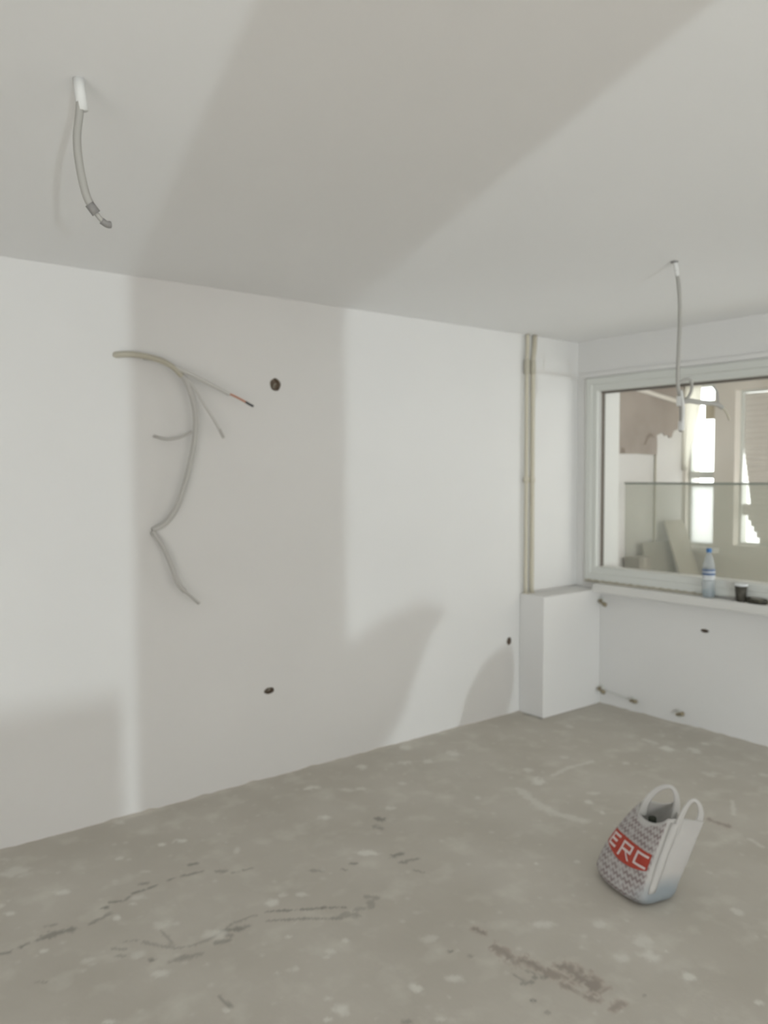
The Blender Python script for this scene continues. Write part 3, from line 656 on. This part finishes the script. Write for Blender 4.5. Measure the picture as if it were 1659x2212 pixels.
def bag(u, z, off=0.0):
    """u 0..8 round the bag; 0-2 printed face, 2-4 gusset"""
    L, Fc, R, B_ = corners(z)
    cen = (L + Fc + R + B_) / 4
    f = z / 0.32
    def mid(a, b_, bul):
        m_ = (a + b_) / 2; d = m_ - cen; d = d / (np.linalg.norm(d) + 1e-9)
        return m_ + d * bul
    ctl = [L, mid(L, Fc, 0.016 * (1 - f) + 0.004), Fc, mid(Fc, R, 0.014 * (1 - f) - 0.014 * f * f), R, mid(R, B_, 0.012 * (1 - f)), B_, mid(B_, L, 0.01 - 0.035 * f * f)]
    ctl = [c if i % 2 else c + (cen - c) * 0.04 for i, c in enumerate(ctl)]
    i = int(math.floor(u)) % 8; t = u - math.floor(u)
    p0, p1, p2, p3 = ctl[(i - 1) % 8], ctl[i], ctl[(i + 1) % 8], ctl[(i + 2) % 8]
    q = 0.5 * (2 * p1 + (p2 - p0) * t + (2 * p0 - 5 * p1 + 4 * p2 - p3) * t * t + (3 * p1 - p0 - 3 * p2 + p3) * t ** 3)
    w = 0.0028 * noise.noise(Vector((u * 1.3 if u < 7.9 else 0.0, z * 22, 2))) + 0.0018 * noise.noise(Vector((math.sin(u * math.pi / 4) * 5, math.cos(u * math.pi / 4) * 5, z * 45)))
    d = q - cen; d = d / (np.linalg.norm(d) + 1e-9)
    q = q + d * (w + off)
    return Vector((q[0], q[1], z))
def rim(u):
    """height of the open edge: dips along printed and back face, rises to the handles at the gussets"""
    s = (u % 4) / 2
    if s <= 1: return 0.318 - 0.048 * math.sin(math.pi * s) ** 0.8
    return 0.318
BAGC = (-2.07, -1.96, 0.0)
bag_o = empty('carrier_bag', BAGC); setp(bag_o, 'printed plastic carrier bag with red band standing on the floor', 'bag')
NU, NV = 96, 34
V, F, UVW, prn, blu = [], [], [], [], []
for j in range(NV + 1):
    for i in range(NU):
        u = 8 * i / NU; z = 0.001 + (rim(u) - 0.001) * j / NV
        V.append(bag(u, z))
        s = u / 2
        side = 1.0 if u < 2.02 else 0.0
        hem = 1.0 if z < rim(u) - 0.016 else 0.0
        prn.append(side * hem)
        du = (u - 2.95) / 1.35; dz = (z - 0.025) / 0.085
        blu.append(max(0.0, min(1.0, 1.5 * (1.12 - math.sqrt(du * du + dz * dz)))))
        UVW.append((s * 0.29, z))
for j in range(NV):
    for i in range(NU):
        i2 = (i + 1) % NU
        F.append((j * NU + i, j * NU + i2, (j + 1) * NU + i2, (j + 1) * NU + i))
F.append(tuple(range(NU))[::-1])
# bag plastic: white with a mauve zigzag print, thin blue-grey corner
M_BAG = translucent('printed_bag_plastic', (0.70, 0.69, 0.66), 0.4, 0.3)
nt = M_BAG.node_tree; b = nt.nodes['Principled BSDF']; tr = [n for n in nt.nodes if n.type == 'BSDF_TRANSLUCENT'][0]
uvn = nt.nodes.new('ShaderNodeAttribute'); uvn.attribute_name = 'print_uv'
sep = nt.nodes.new('ShaderNodeSeparateXYZ'); nt.links.new(uvn.outputs['Vector'], sep.inputs[0])
def mth(op, a, b_=None, c=None):
    n = nt.nodes.new('ShaderNodeMath'); n.operation = op
    for k, v in enumerate((a, b_, c)):
        if v is None: continue
        if isinstance(v, (int, float)): n.inputs[k].default_value = v
        else: nt.links.new(v, n.inputs[k])
    return n.outputs[0]
zig = mth('PINGPONG', sep.outputs['X'], 0.012)
row = mth('ADD', sep.outputs['Y'], mth('MULTIPLY', zig, 0.9))
band = mth('PINGPONG', row, 0.011)
msk = mth('MULTIPLY', mth('SUBTRACT', band, 0.0042), 400.0)
nz = nt.nodes.new('ShaderNodeTexNoise'); nz.inputs['Scale'].default_value = 26.0; nt.links.new(uvn.outputs['Vector'], nz.inputs['Vector'])
msk = mth('MULTIPLY', mth('MINIMUM', mth('MAXIMUM', msk, 0.28), 1.0), mth('MINIMUM', mth('MAXIMUM', mth('MULTIPLY', mth('SUBTRACT', nz.outputs['Fac'], 0.22), 3.0), 0.2), 1.0))
ap = nt.nodes.new('ShaderNodeAttribute'); ap.attribute_name = 'printed'
msk = mth('MULTIPLY', msk, ap.outputs['Fac'])
mx = nt.nodes.new('ShaderNodeMix'); mx.data_type = 'RGBA'; nt.links.new(msk, mx.inputs['Factor'])
mx.inputs['A'].default_value = (0.80, 0.79, 0.77, 1); mx.inputs['B'].default_value = (0.42, 0.345, 0.345, 1)
ab = nt.nodes.new('ShaderNodeAttribute'); ab.attribute_name = 'blueish'
m2 = nt.nodes.new('ShaderNodeMix'); m2.data_type = 'RGBA'; nt.links.new(ab.outputs['Fac'], m2.inputs['Factor'])
nt.links.new(mx.outputs['Result'], m2.inputs['A']); m2.inputs['B'].default_value = (0.46, 0.52, 0.56, 1)
nt.links.new(m2.outputs['Result'], b.inputs['Base Color']); nt.links.new(m2.outputs['Result'], tr.inputs['Color'])
body = mesh_obj('bag_body', V, F, M_BAG, bag_o, True)
at = body.data.attributes.new('print_uv', 'FLOAT_VECTOR', 'POINT'); at.data.foreach_set('vector', [c for p in UVW for c in (p[0], p[1], 0.0)])
at = body.data.attributes.new('printed', 'FLOAT', 'POINT'); at.data.foreach_set('value', prn)
at = body.data.attributes.new('blueish', 'FLOAT', 'POINT'); at.data.foreach_set('value', blu)
md = body.modifiers.new('t', 'SOLIDIFY'); md.thickness = 0.0012; md.offset = -1
# red printed band: straight top edge, bowed lower edge
M_RED = mottled('red_print', (0.46, 0.065, 0.045), (0.50, 0.09, 0.06), 30, 0.5)
V, F = [], []
NB, MB_ = 30, 10
for i in range(NB + 1):
    s = i / NB; u = 0.10 + s * 1.84
    zt = 0.189; zb = 0.140 - 0.024 * math.sin(math.pi * min(1, max(0, s * 0.9 + 0.02))) 
    for j in range(MB_ + 1):
        V.append(bag(u, zb + (zt - zb) * j / MB_, 0.0018))
for i in range(NB):
    for j in range(MB_):
        a = i * (MB_ + 1) + j; F.append((a, a + MB_ + 1, a + MB_ + 2, a + 1))
bandm = mesh_obj('red_band', V, F, M_RED, body, True)
# white letters on the band (strokes in u, height)
M_LET = mat('white_print', (0.80, 0.70, 0.69), 0.5)
def letter(strokes):
    V, F = [], []
    for (u0, z0, u1, z1, wu, wz) in strokes:
        n = 10; s0 = len(V)
        for i in range(n + 1):
            t = i / n; u = u0 + (u1 - u0) * t; z = z0 + (z1 - z0) * t
            V += [bag(u - wu, z - wz, 0.0034), bag(u + wu, z + wz, 0.0034)]
        for i in range(n):
            a = s0 + i * 2; F.append((a, a + 2, a + 3, a + 1))
    mesh_obj('printed_letter', V, F, M_LET, body, True)
HW, VW = 0.0036, 0.034           # half stroke widths (height, u)
def E_(zb, zt): zm = (zb + zt) / 2; return [(0.26, zt, 0.60, zt, 0, HW), (0.26, zm, 0.55, zm, 0, HW), (0.26, zb, 0.60, zb, 0, HW), (0.26, zb - HW, 0.26, zt + HW, VW, 0)]
def R_(zb, zt): zm = (zb + zt) / 2; return [(0.80, zb - HW, 0.80, zt + HW, VW, 0), (0.80, zt, 1.20, zt, 0, HW), (1.20, zm - HW, 1.20, zt + HW, VW, 0), (0.80, zm, 1.20, zm, 0, HW), (0.98, zm, 1.22, zb - HW, VW, 0)]
def C_(zb, zt): return [(1.42, zb - HW, 1.42, zt + HW, VW, 0), (1.42, zt, 1.86, zt, 0, HW), (1.42, zb, 1.86, zb, 0, HW)]
letter(E_(0.142, 0.177)); letter(R_(0.132, 0.175)); letter(C_(0.139, 0.176))
# handles: flat straps rising from the gusset tops
M_STRAP = translucent('white_bag_plastic', (0.80, 0.79, 0.77), 0.4, 0.3)
def strap(pts, wide, thick, name='handle'):
    P = smooth_path(pts, 10); V, F = [], []
    face = Vector((0.55, 0.80, -0.25)).normalized()          # the flat of the strap faces roughly the printed side
    n_ = len(P)
    for i, p in enumerate(P):
        t = (P[min(i + 1, n_ - 1)] - P[max(i - 1, 0)]).normalized()
        nn = (face - t * face.dot(t)).normalized(); s = t.cross(nn)
        w = wide[0] + (wide[1] - wide[0]) * (abs(i / (n_ - 1) - 0.5) * 2) ** 1.6
        for (a, c) in ((-1, 0), (-0.6, 1), (0, 0.55), (0.6, 1), (1, 0), (0.6, -1), (0, -0.55), (-0.6, -1)):
            V.append(p + s * a * w + nn * c * thick)
    for i in range(n_ - 1):
        for k in range(8): F.append((i * 8 + k, i * 8 + (k + 1) % 8, (i + 1) * 8 + (k + 1) % 8, (i + 1) * 8 + k))
    F += [tuple(range(8))[::-1], tuple((n_ - 1) * 8 + k for k in range(8))]
    mesh_obj(name, V, F, M_STRAP, bag_o, True)
strap([(-1.985, -1.912, 0.262), (-1.972, -1.928, 0.325), (-1.936, -1.955, 0.372), (-1.900, -1.984, 0.384), (-1.882, -2.000, 0.360), (-1.880, -2.006, 0.315), (-1.890, -2.003, 0.25)], (0.0085, 0.020), 0.0045)
strap([(-2.040, -2.088, 0.215), (-2.019, -2.102, 0.305), (-1.993, -2.120, 0.372), (-1.970, -2.136, 0.393), (-1.955, -2.151, 0.370), (-1.956, -2.154, 0.325), (-1.984, -2.132, 0.25)], (0.0075, 0.019), 0.004)
# loose pleat where the gusset is folded in towards the handle
V, F = [], []
for i in range(15):
    z = 0.06 + i / 14 * 0.245
    for k in range(5):
        u = 2.25 + k / 4 * (0.35 + 0.25 * i / 14)
        V.append(bag(u, z, 0.003 + 0.009 * math.sin(math.pi * k / 4) * (0.3 + 0.7 * i / 14)))
for i in range(14):
    for k in range(4):
        a = i * 5 + k; F.append((a, a + 1, a + 6, a + 5))
fl = mesh_obj('gusset_pleat', V, F, M_STRAP, bag_o, True)
md = fl.modifiers.new('t', 'SOLIDIFY'); md.thickness = 0.0015
# dark green bottle showing in the mouth of the bag
gb = empty('green_bottle', (-1.99, -1.97, 0.02)); setp(gb, 'dark green bottle peeking out of the open carrier bag', 'bottle')
lathe('bottle_body', [(0.022, 0.0), (0.026, 0.004), (0.026, 0.13), (0.020, 0.17), (0.013, 0.19), (0.013, 0.235)], (-1.992, -1.968, 0.02), mat('dark_green_glass', (0.02, 0.035, 0.02), 0.2, 0.5), gb)
lathe('bottle_cap', [(0.0155, 0.225), (0.016, 0.227), (0.016, 0.255), (0.014, 0.258)], (-1.992, -1.968, 0.02), mat('dark_cap', (0.025, 0.03, 0.02), 0.5), gb)

# ---------------------------------------------------------------- behind the camera: the lamp and the things whose shadows fall on the wall
M_YELLOW = mat('yellow_lamp_housing', (0.70, 0.48, 0.05), 0.5)
fl = empty('floodlight', (LAMP.x, LAMP.y, 0)); setp(fl, 'yellow site floodlight on the floor at the far side behind the camera', 'lamp')
dirv = Vector((1.0, 1.0, 0.10)).normalized()
box('lamp_housing', LAMP.x - 0.12, LAMP.x + 0.12, LAMP.y - 0.10, LAMP.y - 0.015, LAMP.z - 0.10, LAMP.z + 0.10, M_YELLOW, fl, 0.01)
ringv = [(LAMP.x - 0.11, LAMP.x + 0.11)]
for s in (-1, 1):
    tube('stand_leg', [(LAMP.x + s * 0.13, LAMP.y - 0.06, LAMP.z), (LAMP.x + s * 0.13, LAMP.y - 0.06, 0.03), (LAMP.x + s * 0.13, LAMP.y + 0.10, 0.015), (LAMP.x + s * 0.13, LAMP.y + 0.12, 0.015)], 0.01, M_BLACK, fl, 8, 4)
tube('stand_bar', [(LAMP.x - 0.13, LAMP.y - 0.06, 0.03), (LAMP.x + 0.13, LAMP.y - 0.06, 0.03)], 0.01, M_BLACK, fl, 8, 2)
area_light('floodlight_beam', LAMP, dirv, 0.10, 0.12, LAMP_POWER, (0.84, 0.95, 1.0)).parent = None

def on_ray(xw, zw, y):
    t = (y - LAMP.y) / (0 - LAMP.y)
    return (LAMP.x + (xw - LAMP.x) * t, LAMP.z + (zw - LAMP.z) * t)
cb = empty('cardboard_box', (-5.2, -5.2, 0)); setp(cb, 'closed cardboard box on the floor behind the camera', 'box')
M_CARD = mottled('brown_cardboard', (0.42, 0.30, 0.19), (0.47, 0.34, 0.22), 8, 0.85)
xq, zq = on_ray(-3.66, 0.58, -5.1)
box('carton', xq - 0.62, xq, -5.5, -5.1, 0, zq, M_CARD, cb, 0.004)
box('tape', xq - 0.62, xq, -5.33, -5.27, zq, zq + 0.001, M_CONDUIT, cb)
# offcut of board leaning against the pier, rounded top
yb = -4.75
out = [on_ray(a, c, yb) for a, c in ((-2.10, 0.68), (-2.00, 0.705), (-1.90, 0.755), (-1.80, 0.80), (-1.68, 0.815), (-1.60, 0.85), (-1.55, 0.865), (-1.49, 0.85), (-1.44, 0.815), (-1.36, 0.80), (-1.31, 0.775), (-1.36, 0.735), (-1.44, 0.67), (-1.50, 0.58), (-1.58, 0.42), (-1.67, 0.22), (-1.75, 0.10), (-1.85, 0.0))]
out = [(a, c) for a, c in out] + [(out[-1][0] - 0.10, 0.002), (-4.30, 0.002), (-4.30, out[0][1] - 0.05)]
ob = slab('board_offcut', out, 1, yb, yb - 0.02, M_CARD, origin=(-4.1, yb, 0))
setp(ob, 'irregular board offcut standing beside the pier behind the camera', 'board')
# cement sack
ysk = -3.35
P = [on_ray(a, c, ysk) for a, c in ((-1.215, 0.0), (-1.20, 0.10), (-1.15, 0.22), (-1.05, 0.34), (-0.95, 0.425), (-0.85, 0.475), (-0.77, 0.485), (-0.735, 0.45), (-0.725, 0.36), (-0.72, 0.25), (-0.745, 0.12), (-0.79, 0.03))]
zmin = 0.001
V, F = [], []
prof = [(P[0][0] + 0.01, zmin), (P[0][0], 0.06)] + P
rightx = P[-1][0]
levels = np.linspace(zmin, max(z for _, z in P) - 0.001, 16)
left = [(z, x) for x, z in [(P[0][0] + 0.005, zmin)] + P[:7]]
right = [(z, x) for x, z in [(P[-1][0] - 0.01, zmin)] + P[::-1][:6]]
left.sort(); right.sort()
for z in levels:
    xl = np.interp(z, [q[0] for q in left], [q[1] for q in left]); xr = np.interp(z, [q[0] for q in right], [q[1] for q in right])
    xr = max(xr, xl + 0.004); cxx = (xl + xr) / 2; a = (xr - xl) / 2; bb = max(0.004, a * 0.55)
    for k in range(20):
        th = 2 * math.pi * k / 20
        V.append((cxx + a * math.cos(th), ysk - 0.05 + bb * math.sin(th), z))
for i in range(15):
    for k in range(20): F.append((i * 20 + k, i * 20 + (k + 1) % 20, (i + 1) * 20 + (k + 1) % 20, (i + 1) * 20 + k))
F += [tuple(range(20))[::-1], tuple(15 * 20 + k for k in range(20))]
sk = mesh_obj('plaster_sack', V, F, M_BOARD_L, smooth=True, origin=(-2.85, ysk - 0.05, 0))
setp(sk, 'half-empty paper plaster sack on the floor out of frame near the window wall', 'sack')
